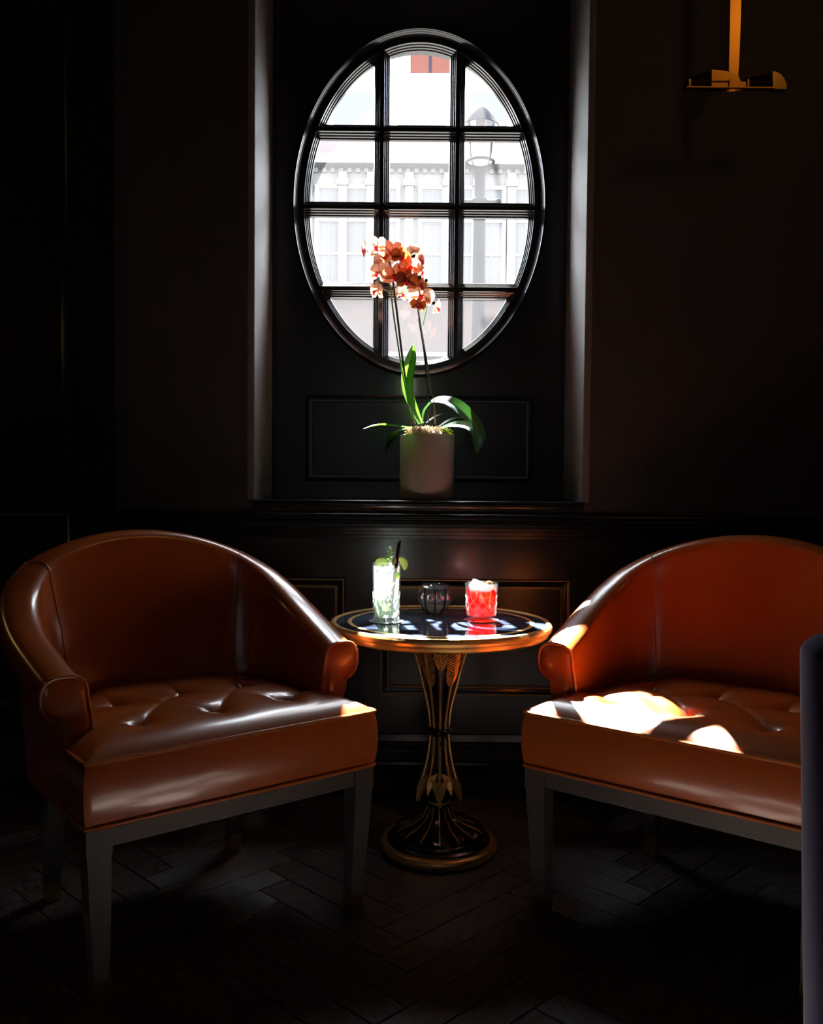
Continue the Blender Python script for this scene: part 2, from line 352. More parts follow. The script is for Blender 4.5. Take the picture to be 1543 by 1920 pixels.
def cell_ring(ci, rj, d):
    """outline of a pane opening inset by d: list of 2D points, always the same count"""
    xs = [None, VX[0], VX[1], None]; zs = [None, HZ[0], HZ[1], HZ[2], None]
    xl = None if ci == 0 else xs[ci] + 0.008 + d; xr = None if ci == 2 else xs[ci+1] - 0.008 - d
    zt = None if rj == 0 else zs[rj] - 0.008 - d; zb = None if rj == 3 else zs[rj+1] + 0.008 + d
    a, b = A0 - d*0.815, B0 - d*0.815
    ex = lambda z, s: EX + s*a*math.sqrt(max(0, 1 - ((z-EZ)/b)**2))
    ez = lambda x, s: EZ + s*b*math.sqrt(max(0, 1 - ((x-EX)/a)**2))
    c = []                                   # corners counter-clockwise with the kind of the edge that follows
    # bottom-left, bottom-right, top-right, top-left
    if zb is None:
        if xl is None: c += [((ex(zt, -1), zt), 'e'), ((xr, ez(xr, -1)), 'l'), ((xr, zt), 'l')]
        elif xr is None: c += [((xl, ez(xl, -1)), 'e'), ((ex(zt, 1), zt), 'l'), ((xl, zt), 'l')]
        else: c += [((xl, ez(xl, -1)), 'e'), ((xr, ez(xr, -1)), 'l'), ((xr, zt), 'l'), ((xl, zt), 'l')]
    elif zt is None:
        if xl is None: c += [((ex(zb, -1), zb), 'l'), ((xr, zb), 'l'), ((xr, ez(xr, 1)), 'e')]
        elif xr is None: c += [((xl, zb), 'l'), ((ex(zb, 1), zb), 'e'), ((xl, ez(xl, 1)), 'l')]
        else: c += [((xl, zb), 'l'), ((xr, zb), 'l'), ((xr, ez(xr, 1)), 'e'), ((xl, ez(xl, 1)), 'l')]
    else:
        if xl is None: c += [((ex(zb, -1), zb), 'l'), ((xr, zb), 'l'), ((xr, zt), 'l'), ((ex(zt, -1), zt), 'e')]
        elif xr is None: c += [((xl, zb), 'l'), ((ex(zb, 1), zb), 'e'), ((ex(zt, 1), zt), 'l'), ((xl, zt), 'l')]
        else: c += [((xl, zb), 'l'), ((xr, zb), 'l'), ((xr, zt), 'l'), ((xl, zt), 'l')]
    out = []
    for i, (p, k) in enumerate(c):
        q = c[(i+1) % len(c)][0]
        if k == 'l': out.append(p)
        else:
            t0 = math.atan2((p[1]-EZ)/b, (p[0]-EX)/a); t1 = math.atan2((q[1]-EZ)/b, (q[0]-EX)/a)
            while t1 < t0: t1 += 2*math.pi
            for j in range(18):
                t = t0 + (t1-t0)*j/18; out.append((EX + a*math.cos(t), EZ + b*math.sin(t)))
    return out
for rj in range(4):
    for ci in range(3):
        wpart(MB().loft([[(x, y, z) for x, z in cell_ring(ci, rj, d)] for d, y in levels]), 'glazing_bead', GLOSS, angle=20)
        o_ = cell_ring(ci, rj, 0.0205); mbp = MB(); n_ = len(o_)
        mbp.add([(x, 3.3965, z) for x, z in o_], [tuple(range(n_))])
        wpart(mbp, 'pane', PANE, smooth=False)
# raised panel moulding below the window on the niche back
pm = MB(); rect_frame(pm, -0.395, 0.446, 1.045, 1.364, [(0, NBK), (0.002, NBK-0.010), (0.008, NBK-0.014), (0.013, NBK-0.009), (0.015, NBK-0.009), (0.017, NBK-0.004), (0.024, NBK-0.003), (0.026, NBK)])
pm.build('panel_moulding', GLOSS, wall, angle=20)

# ------------------------------------------------------------------ panelling, dado rail, skirting
dm = MB(); xprofile(dm, -0.98, 3, [(WY, .945), (WY-.020, .944), (WY-.0255, .9425), (WY-.029, .940), (WY-.0315, .937), (WY-.033, .933), (WY-.033, .930), (WY-.026, .927), (WY-.026, .923), (WY-.0285, .9215), (WY-.0300, .919), (WY-.0305, .914), (WY-.020, .909), (WY-.020, .898), (WY-.016, .896), (WY-.015, .884), (WY-.011, .882), (WY-.010, .872), (WY-.006, .870), (WY-.005, .860), (WY, .857)])
struct('trim_1', dm, RAILP, angle=40)
sk = MB(); xprofile(sk, -0.98, 3, [(WY, .210), (WY-.010, .206), (WY-.012, .184), (WY-.018, .180), (WY-.018, .166), (WY-.024, .162), (WY-.025, .124), (WY-.032, .119), (WY-.034, .112), (WY-.034, 0.001)])
struct('baseboard_back', sk, GLOSS, angle=15)
wb = MB().box((-0.98, WY - 0.004, 0.2), (3, WY, 0.86)); wains = wb.build('wainscot_board', PAINT, wall, smooth=False)
def panel(x0, x1, z0, z1, y):
    m_ = MB(); rect_frame(m_, x0, x1, z0, z1, [(0, y), (0.001, y-0.008), (0.006, y-0.013), (0.011, y-0.012), (0.014, y-0.007), (0.022, y-0.005), (0.024, y-0.007), (0.031, y-0.006), (0.033, y+0.001)])
    p = m_.build('wainscot_panel', GLOSS, wall, angle=15)
    g = MB()
    for d0, d1, yy in ((0.002, 0.0055, y-0.0135), (0.0245, 0.0268, y-0.0078), (0.0293, 0.0316, y-0.0074)):
        rect_frame(g, x0, x1, z0, z1, [(d0, yy+0.006), (d0, yy), (d1, yy), (d1, yy+0.006)])
    g.build('gilt_line', GILT_LINE, p, smooth=False)
for k in (-1, 0, 1, 2): panel(-0.101 + 0.746*k, 0.527 + 0.746*k, 0.339, 0.727, WY - 0.004)
pier = struct('trim_2', MB().box((-3, 2.975, 0.0), (-0.981, WY, 3.3)), PAINT, smooth=False)
g = MB()
for (x0, x1, z0, z1) in ((-1.80, -1.121, 0.30, 0.934), (-1.80, -1.121, 1.02, 2.6)):
    m_ = MB(); rect_frame(m_, x0, x1, z0, z1, [(0, 2.975), (0.001, 2.968), (0.006, 2.963), (0.011, 2.964), (0.014, 2.968), (0.022, 2.970), (0.026, 2.975)])
    p = m_.build('pier_panel', GLOSS, pier, angle=15)
    if z0 < 1:
        g = MB(); rect_frame(g, x0, x1, z0, z1, [(0.002, 2.966), (0.002, 2.9618), (0.0052, 2.9618), (0.0052, 2.966)]); g.build('gilt_line', GILT_LINE, p, smooth=False)

# ------------------------------------------------------------------ herringbone floor
floor = struct('floor', MB().box((-3.1, -3.6, -0.05), (3.1, 3.5, -0.012)), SUBFLOOR, smooth=False)
PL, PW = 0.45, 0.09
pmb = MB(); e = 0.0012; c_ = 0.002
pmb.loft([[(-PL/2+e+i, -PW/2+e+i, z), (PL/2-e-i, -PW/2+e+i, z), (PL/2-e-i, PW/2-e-i, z), (-PL/2+e+i, PW/2-e-i, z)] for i, z in ((0, -0.012), (0, -c_), (c_*0.7, 0))])
pmb.f.append((8, 9, 10, 11))
plank0 = None; rest = MB(); nshown = 0
ca, sa = math.cos(R(45)), math.sin(R(45))
for m_ in range(-8, 9):
    for k in range(-90, 91):
        for q in (0, 1):
            if q == 0: x, y, a = k*PW + PL/2, k*PW + PW/2, 0
            else: x, y, a = k*PW + PL + PW/2, k*PW + PW - PL/2, 90
            x += m_*2*PL
            X, Y = x*ca - y*sa, x*sa + y*ca
            if not (-3 < X < 3 and -3.4 < Y < 2.96): continue
            rz = R(45 + a)
            if 1.55 < Y and abs(X) < 0.55*Y + 0.15 and nshown < 300:
                if plank0 is None: plank0 = pmb.build('plank', PLANK, floor, angle=20); o = plank0
                else: o = inst(plank0, floor)
                o.location = (X, Y, random.uniform(-0.0008, 0.0)); o.rotation_euler = (random.uniform(-.003, .003), random.uniform(-.0012, .0012), rz); nshown += 1
            else:
                mt = Matrix.Translation((X, Y, random.uniform(-0.001, 0))) @ Matrix.Rotation(rz, 4, 'Z')
                rest.add([mt @ Vector(v) for v in pmb.v], pmb.f)
tag(rest.build('planks', PLANK, floor, angle=20), kind='stuff')

# ------------------------------------------------------------------ leather tub chair
def make_chair(label):
    root = thing('tub_chair', (0, 0, 0), label, 'chair')
    # --- seat
    NU, NV = 120, 96; y0, y1 = -0.29, 0.255
    def hw(y):
        if y <= -0.135: return 0.345
        if y <= -0.120: return 0.345 - 0.045*(y + 0.135)/0.015
        t = (y + 0.12)/(y1 + 0.12); return 0.30 * max(0.0, 1 - t**3.2)**0.5 + 0.002
    btn = [(-0.180, -0.150), (0.0, -0.150), (0.182, -0.150), (-0.165, 0.035), (0.0, 0.042), (0.165, 0.035)]
    seg = []                                     # pleats: button to button over the diamonds, and out to the edges
    for i, j in ((0, 4), (4, 2), (3, 1), (1, 5)): seg.append((btn[i], btn[j], .55))
    for i in (0, 1, 2): seg.append((btn[i], (btn[i][0]*1.05, -0.225), 0.0))
    for i in (3, 4, 5): seg.append((btn[i], (btn[i][0]*1.1, 0.24), .5))
    seg += [(btn[0], (-.30, -.10), .4), (btn[2], (.30, -.10), .4), (btn[3], (-.29, .02), .5), (btn[5], (.29, .02), .5)]
    def ztop(x, y, u):
        d = min((1 - abs(u))*hw(y), y - y0, (y1 - y)*1.0)
        z = 0.500 + 0.042*(1 - math.exp(-max(d, 0)/0.045))
        dip = 0
        for bx, by in btn: dip = max(dip, 0.042*math.exp(-math.hypot(x - bx, y - by)/0.021))
        cre = 0
        for (ax, ay), (bx, by), k in seg:
            vx, vy = bx - ax, by - ay; L2 = vx*vx + vy*vy; t = max(0, min(1, ((x-ax)*vx + (y-ay)*vy)/L2))
            dist = math.hypot(x - ax - vx*t, y - ay - vy*t)
            if k == .55: f = k + (1-k)*abs(2*t - 1)**2
            else: f = (1 - t)**1.3*(1 - k) + k*(1 - t)
            cre = max(cre, 0.013*f*math.exp(-dist/0.011))
        return z - min(dip + cre*(1 - dip/0.045), .041)*min(1, max(d, 0)/.02)
    vs, fs = [], []
    for j in range(NV + 1):
        t = j/NV; y = y0 + (y1 - y0)*t
        for i in range(NU + 1):
            u = -1 + 2*i/NU; x = u*hw(y); vs.append((x, y, ztop(x, y, u)))
    W_ = NU + 1
    for j in range(NV):
        for i in range(NU): fs.append((j*W_+i, j*W_+i+1, (j+1)*W_+i+1, (j+1)*W_+i))
    seat = MB().add(vs, fs).build('seat_cushion', LEATHER, root, angle=60)
    loop = [vs[i] for i in range(W_)] + [vs[j*W_+NU] for j in range(1, NV+1)] + [vs[NV*W_+i] for i in range(NU-1, -1, -1)] + [vs[j*W_] for j in range(NV-1, 0, -1)]
    n = len(loop); nrm = []
    for i in range(n):
        a, b = Vector(loop[i-1]), Vector(loop[(i+1) % n]); d = (b - a); nv = Vector((d.y, -d.x, 0)); nrm.append(nv.normalized() if nv.length > 1e-9 else Vector((0, 1, 0)))
    rows = []
    for k in range(9):
        t = k/8; z = 0.5 - 0.129*t; off = 0.010*math.sin(math.pi*t)**0.8 - 0.002
        rows.append([(p[0] + nv.x*off, p[1] + nv.y*off, z + (0.0015*math.sin(p[0]*60)*math.sin(math.pi*t))) for p, nv in zip(loop, nrm)])
    MB().loft(rows).build('seat_border', LEATHER, root, angle=60)
    front = lambda z, o: [(p[0] + nv.x*o, p[1] + nv.y*o, z) for p, nv in zip(loop, nrm) if p[1] < -0.10]
    def openloop(z, o):
        pts = [(-0.345 - o, -0.135, z), (-0.345 - o, -0.20, z), (-0.345 - o, -0.27, z), (-0.343 - o*.7, -0.288 - o*.7, z), (-0.325, -0.29 - o, z)]
        return pts + [(-0.325 + 0.65*i/12, -0.29 - o, z) for i in range(1, 12)] + [(-x, y, zz) for x, y, zz in reversed(pts)]
    MB().tube(openloop(0.501, 0.002), 0.0048, 8).build('top_welt', WELT, root)
    MB().tube(openloop(0.372, 0.003), 0.0045, 8).build('bottom_welt', WELT, root)
    bt = None
    for bx, by in btn:
        if bt is None: bt = MB().sphere((0, 0, 0), 0.007, 10, 6, (1, 1, 0.5)).build('button', LEATHER, root); o = bt
        else: o = inst(bt, root)
        o.location = (bx, by, ztop(bx, by, bx/hw(by)) + 0.003)
    # --- back and arms: a section swept round the U
    half = [(.341, -.140, .646, .047, .000), (.350, -.040, .680, .047, .004), (.356, .070, .722, .047, .010), (.347, .165, .772, .047, .020), (.315, .238, .822, .046, .032), (.245, .296, .866, .044, .045), (.130, .330, .902, .042, .052), (0, .340, .915, .041, .055)]
    full = half + [(-p[0], *p[1:]) for p in reversed(half[:-1])]
    path = spline(full, 7)
    def section(i):
        x, y, zt, r, lean = path[i]
        a = path[max(i-1, 0)]; b = path[min(i+1, len(path)-1)]
        t = Vector((b[0]-a[0], b[1]-a[1], 0)).normalized()
        nv = Vector((t.y, -t.x, 0))
        if i == 0 or i == len(path)-1: nv = Vector((1 if x > 0 else -1, 0, 0))
        zc = zt - r; pts = []
        for k in range(9):                          # inside face, bottom to top
            q = k/8; z = 0.43 + (zc - 0.43)*q
            bow = 0.010*math.sin(math.pi*q)
            pts.append((-r - lean*1.5*(1-q) - bow + 0.0, z))
        for k in range(1, 17):                      # over the roll
            th = math.pi - (math.pi*1.42)*k/16
            c3, s3 = math.cos(th), math.sin(th); e3 = 0.72 if s3 > 0 else 1.0       # flatter crown
            pts.append((r*math.copysign(abs(c3)**e3, c3), zc + r*math.copysign(abs(s3)**e3, s3)))
        n0, z0 = pts[-1]
        for k in range(1, 7):                       # outside panel
            q = k/6; z = z0 - 0.004 + (0.372 - z0 + 0.004)*q
            pts.append((n0 - 0.004 - lean*1.2*q, z))
        return [Vector((x, y, 0)) + nv*pn + Vector((0, 0, pz)) for pn, pz in pts]
    secs = [section(i) for i in range(len(path))]
    i1 = min(range(len(path)), key=lambda i: abs(path[i][0]-.28) + (0 if path[i][1] > 0.2 else 9)); i2 = len(path)-1-i1
    MB().loft(secs[i1:i2+1], closed=False).build('backrest', LEATHER, root, angle=60)
    MB().loft(secs[:i1+1], closed=False).build('arm', LEATHER, root, angle=60)
    MB().loft(secs[i2:], closed=False).build('arm', LEATHER, root, angle=60)
    for i in (i1, i2):
        sm = MB().tube(secs[i][1:26], 0.0018, 6).build('seam', WELT, root)
        st = MB(); s2 = secs[min(i+1, len(path)-1)] if i == i2 else secs[i-1]
        for k in range(2, 24):
            a, b = secs[i][k], secs[i][k+1]; off = (s2[k] - a).normalized()*0.006
            nn = max(1, int((b-a).length/0.008))
            for q in range(nn):
                p0 = a.lerp(b, (q+.15)/nn) + off; p1 = a.lerp(b, (q+.75)/nn) + off
                st.tube([p0, p1], 0.0009, 4)
        tag(st.build('stitching', STITCH, sm, smooth=False), kind='stuff')
    for i in (0, len(path)-1):                      # arm fronts
        s = secs[i]; out = s[1:]; c = Vector((0, 0, 0))
        for p in out[:25]: c += p
        c /= 25; F_ = Vector((0, -1, 0))
        rings = [[p for p in out], [p + F_*0.008 for p in out], [c + (p-c)*0.93 + F_*0.012 for p in out], [c + (p-c)*0.6 + F_*0.017 for p in out], [c + (p-c)*0.15 + F_*0.018 for p in out]]
        MB().loft(rings).add(rings[-1], [tuple(range(len(out)))]).build('arm_facing', LEATHER, root, angle=60)
        MB().tube([p + F_*0.010 + (p-c).normalized()*0.001 for p in s[1:26]], 0.0042, 8).build('arm_welt', WELT, root)
    # --- frame and legs
    for x0, y0_, x1, y1_ in ((-.29, -.27, .29, -.27), (-.24, .235, .24, .235)):
        MB().box((x0, y0_-.012, .326), (x1, y0_+.012, .3705)).build('apron', ASH, root, smooth=False)
    for s in (-1, 1):
        a, b = Vector((s*.312, -.255, .348)), Vector((s*.245, .225, .348)); d = (b-a)/2; nv = Vector((d.y, -d.x, 0)).normalized()
        MB().obox((a+b)/2, d, nv*0.011, (0, 0, .0222)).build('apron', ASH, root, smooth=False)
    for sx, y, xo, fx, fy in ((-1, -.262, .317, .308, -.256), (1, -.262, .317, .308, -.256), (-1, .235, .245, .250, .262), (1, .235, .245, .250, .262)):
        lg = MB().frust((sx*xo, y, .3145), (sx*xo, y, .3705), (.026, .026), (.0265, .0265))
        lg.frust((sx*fx, fy, .048), (sx*xo, y, .3135), (.0165, .0165), (.0245, .0245))
        L = lg.build('leg', ASH, root, smooth=False)
        MB().frust((sx*fx, fy, 0.0005), (sx*fx, fy, .052), (.0165, .0165), (.0180, .0180)).build('brass_cap', BRASS, L, smooth=False)
    return root
AXX = 0.0905
chairL = make_chair('brown leather tub chair on the left of the round table, its whole seat in view')
chairL.location = (-0.534, 2.175, 0); chairL.rotation_euler = (0, 0, R(38))
chairR = copy_tree(chairL); chairR['label'] = 'brown leather tub chair right of the round table, bright sun patches on its seat'
chairR.location = (0.727, 2.178, 0); chairR.rotation_euler = (0, 0, R(-38))
for c in (chairL, chairR): c['group'] = 'leather tub chairs beside the table'

# ------------------------------------------------------------------ purple velvet chair at the right edge
vc = thing('velvet_chair', (0.80, 1.15, 0), 'dark purple velvet chair cut off by the right edge of the view', 'chair')
def rslab(mb, w0, w1, z0, z1, y, th, rad=0.04, rows=14):
    rings = []
    for k in range(rows + 1):
        z = z0 + (z1 - rad - z0)*k/4 if k <= 4 else z1 - rad + rad*math.sin(R(90)*(k - 4)/(rows - 4)); w = w0 + (w1 - w0)*(z - z0)/(z1 - z0)
        top = max(0, z - (z1 - rad)); ins = rad - math.sqrt(max(0, rad*rad - top*top)); w -= ins; t2 = th - min(ins, th*0.8)
        ring = []
        for sx, sy, a0 in ((1, -1, -90), (1, 1, 0), (-1, 1, 90), (-1, -1, 180)):
            rr = min(0.03, t2*0.9, w*0.5)
            for a in (0, 30, 60, 90):
                ring.append((sx*(w - rr) + rr*math.cos(R(a0 + a)), y + sy*(t2 - rr) + rr*math.sin(R(a0 + a)), z))
        rings.append(ring)
    return mb.loft(rings, True, True)
rslab(MB(), 0.275, 0.295, 0.30, 0.868, 0, 0.045, 0.03).build('backrest', VELVET, vc, angle=85)
rslab(MB(), 0.27, 0.27, 0.34, 0.46, -0.30, 0.26).build('seat', VELVET, vc)
for sx in (-1, 1):
    for yy in (-0.5, -0.02): MB().frust((sx*.235, yy, 0.0005), (sx*.24, yy, .34), (.012, .012), (.02, .02)).build('leg', DARKWOOD, vc, smooth=False)

# ------------------------------------------------------------------ gilt pedestal table
TX, TY, TZ, TR = 0.085, 2.55, 0.657, 0.313
table = thing('pedestal_table', (TX, TY, 0), 'round black marble table on a gilded pedestal of bundled arrows', 'table')
MB().lathe([(0.0005, TZ-.012), (TR-.017, TZ-.012), (TR-.017, TZ-.001), (TR-.018, TZ), (0.0005, TZ)], 96).build('marble_top', MARBLE, table)
MB().lathe([(TR-.019, TZ-.010), (TR-.018, TZ+.001), (TR-.013, TZ+.0035), (TR-.006, TZ+.002), (TR-.001, TZ-.004), (TR, TZ-.010), (TR-.002, TZ-.017), (TR-.007, TZ-.020), (TR-.007, TZ-.023), (TR-.010, TZ-.024), (TR-.011, TZ-.031), (TR-.018, TZ-.036), (TR-.05, TZ-.040), (0.002, TZ-.040)], 112).build('gilt_rim', GILT, table, angle=25)
MB().lathe([(TR-.062, TZ-.001), (TR-.062, TZ+.0007), (TR-.051, TZ+.0007), (TR-.051, TZ-.001)], 112).build('inlay_ring', GILT, table, smooth=False)
# stem core, ball, collar, foot
MB().lathe([(.062, TZ-.040), (.058, .56), (.045, .50), (.030, .44), (.021, .38), (.018, .345), (.019, .30), (.024, .25), (.032, .215), (.036, .205)], 32).build('stem', EBONY, table)
MB().lathe([(.0365, .206), (.047, .195), (.051, .180), (.048, .165), (.038, .150), (.030, .145)], 40).build('ball', EBONY, table)
MB().lathe([(.025, .148), (.030, .145), (.031, .141), (.026, .137)], 40).build('collar', GILT, table)
MB().lathe([(.026, .138), (.027, .125), (.035, .105), (.055, .085), (.085, .070), (.112, .062), (.125, .052), (.126, .046), (.140, .045), (.147, .040), (.147, .034)], 64).build('foot', EBONY, table, angle=25)
MB().lathe([(.146, .036), (.155, .037), (.163, .033), (.168, .025), (.167, .016), (.161, .010), (.155, .009)], 96).build('base_ring', GILT, table, angle=40)
MB().lathe([(.150, .012), (.160, .010), (.161, .004), (.158, .0005), (0.002, .0005)], 96).build('base', EBONY, table)
def lf(points, widths, fold=0.15, up=Vector((0, 0, 1)), thick=0.0, sub=6, k=5, cup=0.0):
    """leaf blade along a centre line: rows of 2k+1 points, with a fold along the midrib"""
    pts = spline([tuple(p) for p in points], sub); n = len(pts); ws = spline([(w,) for w in widths], sub)
    rows = []
    for i, p in enumerate(pts):
        a = Vector(pts[max(i-1, 0)]); b = Vector(pts[min(i+1, n-1)]); t = (b-a).normalized()
        s = t.cross(up); s = s.normalized() if s.length > 1e-4 else Vector((1, 0, 0)); nn = s.cross(t)
        w = max(ws[i][0], 0.0004)
        rows.append([Vector(p) + s*w*q/k + nn*(fold*w*abs(q/k) - cup*w*(q/k)**2) for q in range(-k, k+1)])
    return MB().loft(rows, closed=False)
# acanthus leaves round the foot
fl = None
for i in range(14):
    if fl is None:
        fl = lf([(.030, 0, .130), (.045, 0, .098), (.075, 0, .080), (.108, 0, .069), (.122, 0, .060), (.118, 0, .054)], [.006, .010, .016, .021, .014, .002], 0.35).build('foot_leaf', EBONY, table); o = fl
        MB().tube([(.031, 0, .1305), (.046, 0, .0995), (.075, 0, .0815), (.108, 0, .0705), (.1225, 0, .0612)], [.0012, .0014, .0018, .0022, .0015], 6).build('leaf_rib', GILT, fl)
    else: o = copy_tree(fl, table)
    o.rotation_euler = (0, 0, 2*math.pi*(i + .5)/14)
# the arrows
def arrow(kind):
    r_ = (lambda z: 0.0)
    if kind == 'a': prof = [(.086, .616), (.074, .575), (.058, .52), (.044, .465), (.031, .41), (.0255, .36), (.0245, .34), (.028, .30), (.035, .26), (.043, .228), (.052, .205)]; zt = (.616, .525); tip = [(.050, .215), (.058, .19), (.062, .165), (.066, .148)]; sp = 1.0
    else: prof = [(.079, .606), (.068, .56), (.054, .505), (.041, .455), (.030, .40), (.024, .36), (.0235, .34), (.026, .30), (.032, .265), (.039, .24), (.045, .222)]; zt = (.585, .475); tip = [(.044, .230), (.050, .21), (.053, .19), (.056, .172)]; sp = 0.85
    C_ = spline([(r, 0, z) for r, z in prof], 5)
    sh = MB().tube([(r + .002, 0, z) for r, _, z in C_], 0.0036, 8).build('arrow', GILT, table)
    def rad(z): return min(C_, key=lambda p: abs(p[2]-z))[0]
    fb = MB(); nb_ = 15
    for k in range(nb_):
        z = zt[1] + (zt[0]-zt[1])*(k + .5)/nb_
        w = 0.021*(1 - abs(2*(k+.5)/nb_ - 1.0)**3*0.55)
        for s in (-1, 1):
            r = rad(z); r2 = rad(z + .010)
            a = Vector((r + .001, s*.002, z)); b = Vector((r2 - .004, s*w, z + .013))
            dd = (b - a)/2; w_ = Vector((.0028, 0, .0012)); v_ = dd.cross(w_).normalized()*0.0014
            fb.obox((a+b)/2, dd, w_, v_)
    tag(fb.build('fletching', GILT, sh, smooth=False))
    w = 0.0245*sp; (rt, zt_), (_, _), (_, _), (rb_, zb_) = tip; L_ = zt_ - zb_
    P_ = lambda q, x, o: (rt + (rb_-rt)*q + o, x, zt_ - L_*q)
    front = [P_(.12, 0, .007), P_(-.10, -w, -.004), P_(.30, -w*.80, -.001), P_(1.0, 0, .003), P_(.30, w*.80, -.001), P_(-.10, w, -.004), P_(.35, 0, .010)]
    back = [(x - .010, y, z) for x, y, z in front]
    hm = MB().add(front + back, [(0, 1, 2, 6), (6, 2, 3), (6, 3, 4), (0, 6, 4, 5), (7, 13, 9, 8), (13, 10, 9), (13, 11, 10), (7, 12, 11, 13)] + [(i, (i+1) % 6, (i+1) % 6 + 7, i + 7) for i in range(6)])
    hm.build('arrowhead', GILT, sh, smooth=False)
    return sh
arA, arB = arrow('a'), arrow('b')
for i in range(10):
    o = (arA, arB)[i % 2]
    if i > 1: o = copy_tree(o, table)
    o.rotation_euler = (0, 0, R(-90 + 36*i))
rb = MB()
for z, ph in ((.352, 0), (.346, 1.5), (.340, 3)):
    rb.tube([(.0285*math.cos(2*math.pi*k/40), .0285*math.sin(2*math.pi*k/40), z + .003*math.sin(2*math.pi*k/40*2 + ph)) for k in range(40)], 0.0042, 6, closed=True)
for x0, x1, z1 in ((.004, .006, .312), (.014, .022, .318)):
    rb.tube(spline([(x0, -.030, .345), (x0 + .004, -.034, .335), (x1, -.033, .322), (x1 - .004, -.034, z1)], 5), 0.0035, 6)
rb.tube([(.022 + .010*math.cos(t/12*6.283), -.022, .352 + .008*math.sin(t/12*6.283)) for t in range(12)], 0.0032, 6, closed=True)
rb.build('ribbon', EBONY, table)

# ------------------------------------------------------------------ coasters, glasses, candle holder
def coaster(x, y, label):
    o = MB().lathe([(0.0005, 0), (.0485, 0), (.05, .0008), (.0495, .0016), (0.0005, .0016)], 48).build('coaster', COASTER)
    o.location = (x, y, TZ + .0003); return tag(o, label, 'coaster', 'coasters under the drinks')
GX = on(724, 1165, TZ); GX.y -= 0.0
RX = on(902, 1163, TZ); CX = on(815, 1151, TZ)
coaster(GX.x, GX.y, 'grey round coaster under the tall minty drink'); coaster(RX.x, RX.y, 'grey round coaster under the short red drink')
def cuts(mb, rfun, z0, z1, n, w, turns, ph=0, up_to=None):
    """diagonal cut edges crossing into diamonds on the wall of a glass"""
    for s in (-1, 1):
        for i in range(n):
            pts = []
            for k in range(13):
                q = k/12; z = z0 + (z1 - z0)*q; t = 2*math.pi*(i + ph)/n + s*turns*2*math.pi/n*q
                pts.append((rfun(z)*math.cos(t), rfun(z)*math.sin(t), z))
            mb.tube(pts, [w*(1 - .6*abs(2*k/12-1)**2) for k in range(13)], 4)
    return mb
ZG = TZ + .0022
hb = thing('highball_glass', (GX.x, GX.y, ZG), 'tall cut glass of cloudy minty drink on the left of the tabletop', 'glass')
hr = lambda z: .0355 + .0045*z/.162
MB().lathe([(0.0005, 0), (.0345, 0), (.0355, .003), (hr(.05), .05), (hr(.162), .162), (hr(.162)-.0008, .163), (hr(.162)-.002, .162), (hr(.05)-.002, .05), (.0325, .012), (0.0005, .011)], 64).build('glass_body', CLEAR, hb)
cuts(MB(), lambda z: hr(z) + .0003, .016, .082, 12, .0010, 2.2).build('cut_pattern', CUT, hb)
cb = MB()
for i in range(24):
    t = 2*math.pi*i/24; cb.frust((.0352*math.cos(t), .0352*math.sin(t), .005), (.0357*math.cos(t), .0357*math.sin(t), .013), (.0016, .0016), (.0004, .0004))
cb.build('base_cuts', CUT, hb, smooth=False)
MB().lathe([(0.0005, .0125), (.0318, .0125), (hr(.05)-.0035, .05), (hr(.15)-.0035, .150), (0.0005, .151)], 48).build('drink', MOJITO, hb)
ic = MB()
for k in range(150):
    z = random.uniform(.062, .158); rr = (hr(z)-.008)*math.sqrt(random.random()); t = random.uniform(0, 6.283)
    ic.sphere((rr*math.cos(t), rr*math.sin(t), z), random.uniform(.003, .0062), 6, 4, (1, random.uniform(.6, 1.2), random.uniform(.6, 1.1)), .25)
tag(ic.build('crushed_ice', ICE, hb, smooth=False), kind='stuff')
def small_leaf(L, w, m, parent, loc, rot, name='mint_leaf'):
    o = lf([(0, 0, 0), (L*.35, 0, .1*L), (L*.7, 0, .08*L), (L, 0, -.05*L)], [.002, w, w*.8, .0005], .25, sub=3, k=2).build(name, m, parent)
    o.location = loc; o.rotation_euler = rot; return o
for k in range(13):
    t = random.uniform(0, 6.283); z = random.uniform(.016, .058); rr = random.uniform(.012, .026)
    small_leaf(random.uniform(.016, .024), .007, MINT, hb, (rr*math.cos(t), rr*math.sin(t), z), (random.uniform(-1, 1), random.uniform(-1.4, 1.4), random.uniform(0, 6.28)))
small_leaf(.022, .006, MINT, hb, (.031, -.017, .118), (1.4, -1.5, .3))
def slice_obj(r, half, label, loc, rot):
    root = thing('lime_slice', loc, label, 'lime', 'lime slices in the tall drink'); root.rotation_euler = rot
    n = 28; a1 = math.pi if half else 2*math.pi
    def disc(rr, h):
        pts = [(rr*math.cos(a1*i/n), 0, rr*math.sin(a1*i/n)) for i in range(n + (1 if half else 0))]
        return [(x, -h, z) for x, y, z in pts], [(x, h, z) for x, y, z in pts]
    a, b = disc(r*.92, .0014); m_ = len(a)
    MB().add(a + b, [tuple(range(m_)), tuple(reversed(range(m_, 2*m_)))]).loft([a, b]).build('flesh', LIME, root, smooth=False)
    a, b = disc(r, .0013); c2, d2 = disc(r*.92, .0013)
    MB().loft([a, b, d2, c2, a], closed=not half).build('rind', LIMERIND, root)
    return root
slice_obj(.019, False, 'round lime slice leaning out of the tall drink on its left', (GX.x - .014, GX.y - .006, ZG + .166), (R(42), R(8), R(14)))
slice_obj(.021, True, 'half lime slice hooked over the right rim of the tall drink', (GX.x + .040, GX.y - .004, ZG + .160), (R(16), R(62), R(10)))
ms = thing('mint_sprig', (GX.x + .008, GX.y - .004, ZG + .150), 'pale mint sprig standing up out of the tall drink', 'mint')
